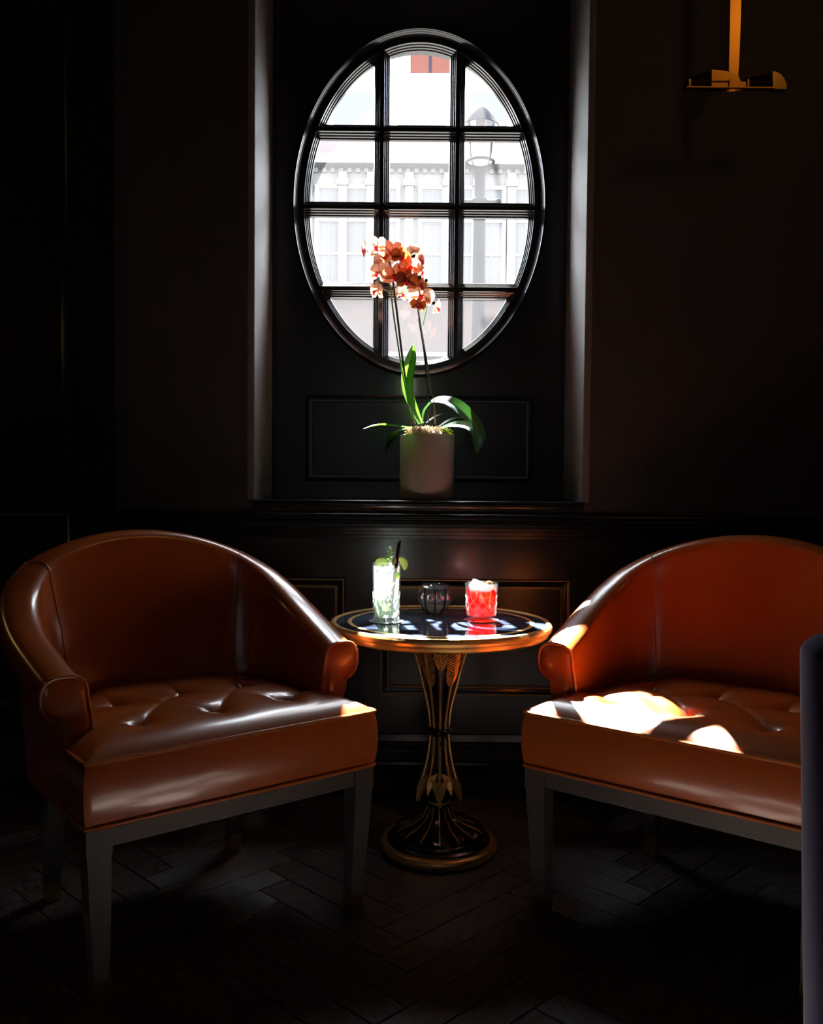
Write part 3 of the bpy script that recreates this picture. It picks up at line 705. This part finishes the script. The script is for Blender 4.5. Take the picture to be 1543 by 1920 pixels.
MB().tube([(0, 0, 0), (.001, 0, .02), (.002, 0, .050)], .0012, 6).build('stalk', MINTP, ms)
for k in range(16):
    q = k/15; t = k*2.4; small_leaf(.019 - .008*q, .0062 - .0025*q, MINTP if k % 4 else MINT, ms, (.001 + .001*q, 0, .016 + .034*q), (0, -0.35 - .7*q, t))
gg = MB().sphere((0, 0, 0), .0085, 12, 10, (.75, .75, 1.35), .09).build('root_garnish', GINGER); gg.location = (GX.x + .021, GX.y - .010, ZG + .167); gg.rotation_euler = (.2, .35, 0)
tag(gg, 'knobbly yellow brown garnish beside the straws of the tall drink', 'garnish')
for dx, lab in ((0, 'black drinking straw in the tall glass, the right of the pair'), (-.007, 'black drinking straw in the tall glass, the left of the pair')):
    s = MB().lathe([(.0030, 0), (.0030, .215 + dx), (.0023, .215 + dx), (.0023, 0)], 14, close=True).build('straw', STRAW); s.location = (GX.x + .012 + dx*.6, GX.y - .012 - dx, ZG + .016); s.rotation_euler = (0, R(7), 0)
    tag(s, lab, 'straw', 'straws in the tall drink')
# short red drink
tb = thing('tumbler', (RX.x, RX.y, ZG), 'short cut glass of red iced drink on the right of the tabletop', 'glass')
tr_ = lambda z: .0405 + .0065*z/.104
MB().lathe([(0.0005, 0), (.039, 0), (.0405, .004), (tr_(.05), .05), (tr_(.104), .104), (tr_(.104)-.001, .105), (tr_(.104)-.0025, .104), (tr_(.05)-.0028, .05), (.037, .014), (0.0005, .012)], 64).build('glass_body', CLEAR, tb)
cuts(MB(), lambda z: tr_(z) + .0003, .014, .072, 10, .0012, 2.0).build('cut_pattern', CUT, tb)
cuts(MB(), lambda z: tr_(z) + .0003, .012, .040, 24, .0005, 3.0).build('cut_pattern', CUT, tb)
MB().lathe([(0.0005, .0145), (.0365, .0145), (tr_(.05)-.0042, .05), (tr_(.09)-.0042, .088), (0.0005, .0885)], 48).build('drink', REDLIQ, tb)
def ice_cube(s, loc, rot, label):
    bm = bmesh.new(); bmesh.ops.create_cube(bm, size=s); bmesh.ops.bevel(bm, geom=bm.edges[:], offset=s*.16, segments=2, affect='EDGES', profile=.5)
    for v in bm.verts: v.co += Vector((random.uniform(-1, 1), random.uniform(-1, 1), random.uniform(-1, 1)))*s*.03
    me = bpy.data.meshes.new('ice_cube'); bm.to_mesh(me); bm.free(); me.materials.append(ICECLR); o = bpy.data.objects.new('ice_cube', me); COL.objects.link(o)
    o.location = loc; o.rotation_euler = rot; tag(o, label, 'ice', 'ice cubes in the red drink')
ice_cube(.031, (RX.x - .016, RX.y - .010, ZG + .096), (.5, .4, .3), 'ice cube sticking out of the red drink at the left rim')
ice_cube(.025, (RX.x + .006, RX.y - .004, ZG + .083), (.2, .9, .8), 'ice cube at the surface of the red drink, in front of the orange peel')
ice_cube(.028, (RX.x + .004, RX.y + .018, ZG + .084), (.9, .2, .1), 'ice cube at the back of the red drink')
ice_cube(.027, (RX.x - .012, RX.y - .016, ZG + .060), (.3, .6, 1.2), 'ice cube under the surface of the red drink, below the left one')
pl = []
for k in range(13):
    t = R(-20 + 220*k/12); pl.append([(RX.x + .021 + .0125*math.cos(t)*1.0, RX.y - .008 + dy, ZG + .094 + .017*math.sin(t)) for dy in (-.009, -.003, .003, .009)])
pe = MB().loft(pl, closed=False).build('orange_peel', PEEL); sm = pe.modifiers.new('s', 'SOLIDIFY'); sm.thickness = .0022
tag(pe, 'curl of orange peel standing in the red drink', 'peel')
# ribbed candle holder
ch = thing('candle_holder', (CX.x, CX.y, TZ + .0008), 'ribbed clear glass bowl between the two drinks', 'candle holder')
lobe = lambda t, z: 1 - .20*(1 - abs(math.cos(4*t + math.pi/2))**0.55) * max(0, math.sin(math.pi*min(1, max(0, (z - .010)/.066))))
MB().lathe([(.021, .006), (.030, .013), (.045, .026), (.054, .044), (.0535, .054), (.048, .066), (.039, .076), (.036, .080)], 160, fn=lobe).build('bowl', CANDLE, ch, angle=50)
sm_ = MB()
for i in range(8):
    t = math.pi*i/4 + math.pi/8 - math.pi/8
    pts = []
    for r, z in spline([(.022, .007), (.031, .013), (.046, .026), (.055, .044), (.0545, .054), (.049, .066), (.040, .076)], 4):
        q = r*lobe(t, z) + .0006; pts.append((q*math.cos(t), q*math.sin(t), z))
    sm_.tube(pts, .0021, 6)
sm_.build('seam_lines', EBONY, ch)
MB().lathe([(.0355, .0790), (.041, .0815), (.0425, .0845), (.041, .087), (.038, .0865), (.0375, .0835), (.0350, .0805)], 64, close=True).build('rim', CANDLE, ch)
MB().lathe([(0.0005, 0), (.0235, 0), (.0245, .003), (.0235, .008), (.021, .0085), (0.0005, .0085)], 48).build('foot', EBONY, ch)

# ------------------------------------------------------------------ orchid
PX, PY = at(800, 900, 3.14).x, 3.14
orchid = thing('potted_orchid', (PX, PY, SILLZ), 'peach orchid in a taupe cylinder pot on the window sill', 'plant')
OI = Vector((-PX, -PY, -SILLZ))
PH, PR = 0.222, 0.0935
MB().lathe([(0.0005, .0006), (PR-.004, .0006), (PR-.001, .004), (PR, .012), (PR, PH-.003), (PR-.002, PH), (PR-.008, PH), (PR-.009, PH-.03), (0.0005, PH-.03)], 72).build('pot', STONE, orchid)
mo = MB()
def clump(mb, cx, cy, cz, n, s, sr):
    for k in range(n):
        t = random.uniform(0, 6.283); r = sr*math.sqrt(random.random())
        p = Vector((cx + r*math.cos(t), cy + r*math.sin(t), cz + random.uniform(-.006, .016)*(1 - .5*r/sr)))
        d = Vector((random.uniform(-1, 1), random.uniform(-1, 1), random.uniform(-.4, 1))).normalized()*s
        mb.tube([p, p + d*.5 + Vector((random.uniform(-1, 1), random.uniform(-1, 1), random.uniform(-1, 1)))*s*.3, p + d], [.0018, .0022, .0006], 4)
MB().sphere((0, 0, 0), 1, 20, 8, (PR-.009, PR-.009, .034), .03).build('moss_bed', MOSS, orchid).location = (0, 0, PH - .010)
clump(mo, 0, 0, PH + .010, 520, .014, .070); clump(mo, -.03, -.05, PH + .004, 160, .013, .045)
tag(mo.build('moss', MOSS, orchid), kind='stuff')
mg = MB(); clump(mg, .058, -.03, PH + .003, 130, .013, .028); clump(mg, -.055, .0, PH + .006, 50, .012, .02)
tag(mg.build('green_moss', MOSSG, orchid), kind='stuff')
def OP(px, py, Y): return at(px, py, Y) + OI
def leaf(pts, ws, fold=.25, up=(0, 0, 1), cup=0.0, m=None):
    return lf([OP(*p) for p in pts], ws, fold, Vector(up), cup=cup).build('leaf', m or LEAF, orchid, angle=70)
leaf([(788, 795, 3.13), (777, 770, 3.14), (764, 738, 3.15), (761, 705, 3.15), (766, 675, 3.14), (773, 648, 3.13)], [.010, .014, .019, .021, .016, .001], .35, (.5, -1, .1))
leaf([(792, 793, 3.11), (781, 772, 3.10), (772, 742, 3.10), (771, 708, 3.10), (777, 672, 3.11), (776, 644, 3.11)], [.008, .011, .013, .015, .012, .001], .5, (-.7, -1, .1))
leaf([(793, 795, 3.10), (797, 770, 3.08), (815, 753, 3.05), (846, 757, 3.02), (876, 780, 3.00), (898, 806, 2.99), (911, 826, 2.99)], [.010, .019, .024, .029, .028, .019, .001], .30, (-.3, -.35, .85), m=LEAFD)
leaf([(826, 803, 3.12), (848, 797, 3.08), (872, 798, 3.05), (890, 808, 3.03), (896, 830, 3.03), (893, 851, 3.03)], [.008, .014, .018, .021, .017, .001], .30, (.1, -.7, .6), m=LEAFD)
leaf([(800, 793, 3.18), (815, 783, 3.20), (832, 777, 3.22), (848, 778, 3.25)], [.006, .010, .010, .002], .3, m=LEAFD)
leaf([(824, 800, 3.16), (842, 790, 3.18), (862, 784, 3.21), (880, 789, 3.24)], [.008, .015, .017, .003], .3)
leaf([(772, 802, 3.10), (745, 800, 3.06), (712, 797, 3.03), (681, 804, 3.01)], [.006, .012, .015, .001], .3)
leaf([(768, 808, 3.18), (745, 812, 3.22), (732, 826, 3.25), (722, 852, 3.26)], [.008, .016, .017, .001], .3)
leaf([(765, 803, 3.06), (748, 808, 3.03), (733, 812, 3.01)], [.006, .010, .001], .3)
def stalk(pts, r, m, name): return MB().tube(spline([tuple(OP(*p)) for p in pts], 6), r, 8).build(name, m, orchid)
stalk([(778, 795, 3.14), (768, 750, 3.14), (757, 690, 3.13), (746, 600, 3.12), (738, 535, 3.12), (733, 500, 3.12), (722, 475, 3.13), (702, 460, 3.14), (688, 468, 3.14)], .0038, STEM, 'flower_stem')
stalk([(777, 795, 3.16), (764, 745, 3.16), (753, 690, 3.15), (743, 625, 3.14), (736, 575, 3.13), (732, 535, 3.13)], .0026, GSTEM, 'flower_stem')
stalk([(816, 795, 3.15), (813, 750, 3.15), (800, 680, 3.15), (790, 620, 3.15), (784, 582, 3.14), (780, 555, 3.14), (782, 520, 3.15), (776, 490, 3.15)], .0034, STEM, 'flower_stem')
stalk([(803, 790, 3.13), (802, 740, 3.14), (795, 660, 3.145), (785, 598, 3.14)], .0026, STAKE, 'support_stake')
for pts in ([(738, 567, 3.125), (750, 552, 3.12), (762, 536, 3.11)], [(733, 550, 3.125), (725, 545, 3.13), (716, 541, 3.13)], [(793, 610, 3.14), (800, 580, 3.13), (801, 572, 3.12), (812, 568, 3.12)], [(801, 572, 3.12), (795, 565, 3.12), (789, 560, 3.12)]):
    stalk(pts, .0015, GSTEM, 'flower_stalk')
pet = lf([(0, 0, 0), (.013, 0, .003), (.028, 0, .004), (.040, 0, .001), (.046, 0, -.003)], [.004, .017, .0235, .018, .002], .02, cup=.15, sub=4, k=3)
sep = lf([(0, 0, 0), (.013, 0, .002), (.028, 0, .002), (.044, 0, -.003)], [.004, .0115, .0135, .002], .05, cup=.2, sub=4, k=3)
PETS = {}
def flower(px, py, Y, size, face, m, roll=0, droop=0):
    f = MB().sphere((0, 0, .006), .0042, 10, 8, (1, 1, 1.6)).build('flower', LIPW, orchid); f.location = OP(px, py, Y)
    f.scale = (size,)*3
    q = Vector(face).normalized().to_track_quat('Z', 'Y'); f.rotation_euler = (q @ Matrix.Rotation(R(roll), 3, 'Z').to_quaternion()).to_euler()
    for kind, angs in (('s', (90, 215, 325)), ('p', (12, 168))):
        for a in angs:
            key = (kind, m.name)
            if key not in PETS: PETS[key] = ((pet if kind == 'p' else sep).build('petal' if kind == 'p' else 'sepal', m, f, angle=80)); o = PETS[key]
            else: o = inst(PETS[key], f)
            o.rotation_euler = (random.uniform(-.1, .1), -.12 + random.uniform(-.12, .1) + droop, R(a)); o.location = (0, 0, .001 if kind == 'p' else -.001)
    if 'lip' not in PETS:
        L = MB(); L.add(*(lambda g: (g.v, g.f))(lf([(0, 0, .003), (.006, 0, .010), (.013, 0, .011), (.020, 0, .004)], [.003, .0065, .0075, .001], .6, sub=3, k=2)))
        for s in (-1, 1): L.add(*(lambda g: (g.v, g.f))(lf([(0, s*.003, .003), (.003, s*.007, .010), (.005, s*.009, .016)], [.002, .005, .001], .4, sub=3, k=2)))
        PETS['lip'] = L.build('lip', LIP, f, angle=80); o = PETS['lip']
    else: o = inst(PETS['lip'], f)
    o.rotation_euler = (0, 0, R(270)); o.location = (0, 0, .002)
FL = [(686, 467, 3.16, .75, (-.9, -.35, -.1), PETALP), (707, 463, 3.10, .88, (-.35, -1, -.1), PETALP), (716, 492, 3.19, .8, (-.6, .6, -.1), PETALP), (734, 474, 3.11, 1.0, (.05, -1, .05), PETAL),
      (751, 481, 3.08, .80, (.3, -1, -.2), PETALB), (768, 500, 3.08, .86, (.15, -1, -.1), PETAL), (742, 517, 3.07, 1.0, (-.1, -1, 0), PETAL), (763, 525, 3.05, .92, (.1, -1, -.35), PETALB),
      (786, 488, 3.14, .78, (.9, -.4, 0), PETAL), (713, 512, 3.16, 1.0, (-.5, -.7, .1), PETALP), (707, 545, 3.13, .85, (-.75, -.6, -.2), PETALP), (753, 549, 3.19, .75, (.3, -.5, -.3), PETALP),
      (789, 555, 3.10, 1.05, (.1, -1, .1), PETALP), (784, 571, 3.06, .62, (-.1, -1, -.5), PETALB), (818, 577, 3.13, .68, (.85, -.4, -.3), PETAL), (788, 533, 3.09, .55, (.2, -1, -.5), PETALB), (787, 508, 3.17, .85, (.7, -.5, 0), PETALP), (724, 486, 3.17, .7, (-.2, .5, .2), PETALP), (775, 470, 3.19, .65, (.3, .5, .5), PETALP)]
for k, fl_ in enumerate(FL): flower(*fl_, roll=random.uniform(-18, 18))
bud0 = None
for px, py, Y, s in ((775, 480, 3.06, 1.0), (786, 521, 3.05, 1.15), (799, 526, 3.07, .8), (813, 568, 3.09, .95)):
    if bud0 is None: bud0 = MB().sphere((0, 0, 0), .0078, 12, 10, (.85, .85, 1.1)).build('bud', BUD, orchid); o = bud0
    else: o = inst(bud0, orchid)
    o.location = OP(px, py, Y); o.scale = (s,)*3; o.rotation_euler = (random.uniform(-.6, .6), random.uniform(.4, 1.3), 0)

# ------------------------------------------------------------------ brass wall light
SY = 2.80
def sp_(px, py, Y=SY): return at(px, py, Y)
sc = thing('wall_light', (at(1375, 170, SY).x, SY, at(1375, 179, SY).z), 'brass wall light with a flat strap and glass cups, top right', 'lamp')
SI = Vector((-sc.location.x, -sc.location.y, -sc.location.z))
k_ = SY/FPX
MB().loft([[(-w + dx, -.004, z), (w + dx, -.004, z), (w + dx, .004, z), (-w + dx, .004, z)] for z, w, dx in ((.01, 13*k_, -1*k_), (.06, 8.5*k_, -1*k_), (.10, 9.2*k_, -.6*k_), (.22, 9.8*k_, 0), (.5, 10.5*k_, 0), (.9, 11*k_, 0))], True, True).build('strap', LAMPBRASS, sc)
def arc_plate(mb, x0, x1, zt, y0, y1, n=14):
    top = [(x0 + (x1-x0)*i/n, zt(i/n)) for i in range(n+1)]
    r1 = [(x, y0, 0) for x, z in top] + [(x, y0, z) for x, z in reversed(top)]; r2 = [(x, y1, z) for x, y, z in r1]
    return mb.loft([r1, r2], True, True)
arc_plate(MB(), -50*k_, 12*k_, lambda q: (33 - 14*q*q)*k_ if q < .55 else (33 - 14*.3 - 45*(q-.55)**1.2)*k_ if q < .8 else 12*k_, -.05, -.046).build('brass_plate', LAMPBRASS, sc)
AMBER = glass('amber_cup_glass', (.42, .24, .12), .08, boost=2.5)
dome = lambda q: 30*k_*math.sin(math.pi*(.06 + .88*q))**.6
for x0, x1 in ((-98*k_, -16*k_), (10*k_, 62*k_)):
    arc_plate(MB(), x0, x1, dome if x0 < 0 else (lambda q: 31*k_*(.45 + .55*q)**.6), -.044, -.030).build('glass_cup', AMBER, sc)
    for q in (.10, .98):
        x = x0 + (x1 - x0)*q; MB().box((x - .0022, -.056, 0), (x + .0022, -.048, 15*k_)).build('post', LAMPBRASS, sc, smooth=False)
    MB().tube([(x0 + (x1-x0)*.1, -.052, 12*k_), (x0 + (x1-x0)*.98, -.052, 12*k_)], .0014, 6).build('cross_bar', LAMPBRASS, sc)
MB().box((-96*k_, -.06, -.002), (62*k_, -.05, .0012)).build('base_rail', LAMPBRASS, sc, smooth=False)
arc_plate(MB(), 60*k_, 86*k_, lambda q: 31*k_*math.sqrt(max(.02, 1 - q*q)) , -.050, -.020).build('end_reflector', BRASS, sc)
MB().box((-.010, .0, .10), (.010, WY - SY - .001, .14)).build('wall_bracket', LAMPBRASS, sc, smooth=False)
point('pendant_glow', (1.45, 1.62, 3.05), 3.2, (1.0, .44, .09), .10)      # bulbs above the strap, beyond the top of the view
point('pendant_glow', (-2.2, 2.3, 1.7), 1.6, (1.0, .52, .18), .08)                                          # its twin on the left, beyond the view

# ------------------------------------------------------------------ street outside
FY = 22.0
fx = lambda px: at(px, 400, FY).x
fz = lambda py: at(771, py, FY).z
struct('street', MB().box((-40, 3.6, -.2), (40, 40, -.02)), STREET, smooth=False)
bld = thing('townhouse', (0, FY, 0), 'pale stucco townhouse across the street, seen through the oval window', 'building')
def bp(mb, name, m, parent=bld, **k):
    mb.v = [(x, y - FY, z) for x, y, z in mb.v]; return mb.build(name, m, parent, smooth=False, **k)
bp(MB().box((-14, FY, 0), (14, FY + 8, fz(300))), 'wall', FACADE)
bp(MB().box((-14, FY - .05, fz(300)), (14, FY + 8, fz(262))), 'parapet', BRICKC)
bp(MB().box((-14, FY - .45, fz(318)), (14, FY, fz(303))).box((-14, FY - .3, fz(303)), (14, FY, fz(296))), 'cornice', FACADE)
de = MB()
for k in range(70): de.box((-7 + .2*k, FY - .08, fz(326)), (-7 + .2*k + .1, FY, fz(318)))
bp(de, 'dentils', FACADE)
bp(MB().box((-14, FY - .15, fz(404)), (14, FY, fz(388))), 'string_course', FACADE)
bp(MB().box((-14, FY - .35, fz(556)), (14, FY, fz(538))), 'string_course', FACADE)
bp(MB().box((-14, FY - .12, fz(664)), (14, FY, fz(557))), 'shop_fascia', FACADE2)
bp(MB().box((-14, FY - .4, fz(672)), (14, FY, fz(664))), 'string_course', FACADE)
bp(MB().box((-14, FY - .1, 0), (14, FY, fz(690))), 'shop_front', FACADE2)
rf = MB(); vs = [(-14, FY + .3, fz(262)), (14, FY + .3, fz(262)), (14, FY + 2.2, fz(190)), (-14, FY + 2.2, fz(190)), (14, FY + 8, fz(190)), (-14, FY + 8, fz(190)), (-14, FY + 8, fz(262)), (14, FY + 8, fz(262))]
rf.add(vs, [(0, 1, 2, 3), (3, 2, 4, 5), (5, 4, 7, 6), (0, 3, 5, 6), (1, 7, 4, 2)]); bp(rf, 'roof', SLATE)
for cxp in (560, 668, 790, 905):
    d = MB(); x = fx(cxp); w = 45*FY/FPX
    ring = [(x - w, fz(255))] + [(x + w*math.cos(math.pi*(1 - i/12)), fz(192) + .35*math.sin(math.pi*i/12)) for i in range(13)] + [(x + w, fz(255))]
    d.loft([[(a, FY + .25, b) for a, b in ring], [(a, FY + 1.6, b) for a, b in ring]], True, True); bp(d, 'dormer', DORM)
for cxp in (455, 505, 560, 617, 668, 724, 810, 866, 922, 985, 1040, 1100):
    for zt, zb in ((356, 386), (418, 536)):
        x = fx(cxp); w = 19*FY/FPX; z0, z1 = fz(zb), fz(zt)
        f = MB(); rect_frame(f, x - w, x + w, z0, z1, [(-.09, FY), (-.09, FY - .09), (0, FY - .06), (0.0, FY - .01), (.05, FY - .01), (.05, FY + .0)])
        f.box((x - .010, FY - .03, z0), (x + .010, FY - .002, z1))
        if zb > 500: f.box((x - w, FY - .035, (z0+z1)/2 - .03), (x + w, FY - .003, (z0+z1)/2 + .03))
        W2 = bp(f, 'window', WINFR)
        bp(MB().box((x - w + .02, FY - .012, z0 + .02), (x + w - .02, FY - .006, z1 - .02)), 'pane', WINGL, parent=W2)
for cxp in (573, 643, 696, 767, 840, 896, 958):
    x = fx(cxp); bp(MB().box((x - .10, FY - .14, fz(536)), (x + .10, FY, fz(326))).box((x - .14, FY - .2, fz(352)), (x + .14, FY, fz(340))), 'pilaster', FACADE)
# street lamp
LY = 9.5
lx = at(899, 400, LY).x; lz = lambda py: at(899, py, LY).z; lk = LY/FPX
lamp = thing('street_lamp', (lx, LY, 0), 'iron street lamp with a tapered lantern outside the oval window', 'lamp')
MB().lathe([(.12, 0), (.12, .8), (.085, .9), (.075, 2.5), (12*lk, lz(520)), (11*lk, lz(385)), (14*lk, lz(380)), (14*lk, lz(374)), (10*lk, lz(370)), (10*lk, lz(330)), (13*lk, lz(322)), (14*lk, lz(316))], 20).build('post', POSTM, lamp)
MB().tube([(-34*lk, 0, lz(378)), (34*lk, 0, lz(378))], 4*lk, 10).sphere((-34*lk, 0, lz(378)), 6*lk).sphere((34*lk, 0, lz(378)), 6*lk).build('ladder_bar', POSTM, lamp)
MB().tube([(25*lk*math.cos(6.2832*i/32), 25*lk*math.sin(6.2832*i/32), lz(304)) for i in range(32)], 2.6*lk, 8, closed=True).build('lantern_ring', POSTM, lamp)
fr = MB()
for i in range(4):
    t = 6.2832*(i + .5)/4; fr.tube([(12*lk*math.cos(t), 12*lk*math.sin(t), lz(322)), (25*lk*math.cos(t), 25*lk*math.sin(t), lz(304)), (33*lk*math.cos(t), 33*lk*math.sin(t), lz(235))], 1.2*lk, 6)
fr.build('lantern_frame', POSTM, lamp)
MB().lathe([(24*lk, lz(303)), (32*lk, lz(236)), (0.01, lz(205))], 24).build('lantern_glass', LANT, lamp)
MB().lathe([(34*lk, lz(236)), (30*lk, lz(226)), (10*lk, lz(200)), (0.01, lz(195))], 24).build('lantern_cap', POSTM, lamp)
# banner hanging from the front of this building above the window
BY = 5.2
bn = thing('hanging_banner', tuple(at(808, 100, BY)), 'red hanging banner with a dark blue stripe, above the oval window outside', 'banner')
bk = BY/FPX
for x0, x1, m_, nm in ((-38, -4, FLAGR, 'red_cloth'), (-4, 2, FLAGB, 'blue_stripe'), (2, 38, FLAGR, 'red_cloth')):
    MB().box((x0*bk, -.004, -36*bk), (x1*bk, .004, 40*bk)).build(nm, m_, bn, smooth=False)
MB().tube([(-42*bk, 0, 40*bk), (42*bk, 0, 40*bk)], .012, 8).build('rod', POSTM, bn)
MB().tube([(0, 0, 40*bk), (0, 3.6 - BY, 46*bk)], .012, 8).build('bracket', POSTM, bn)
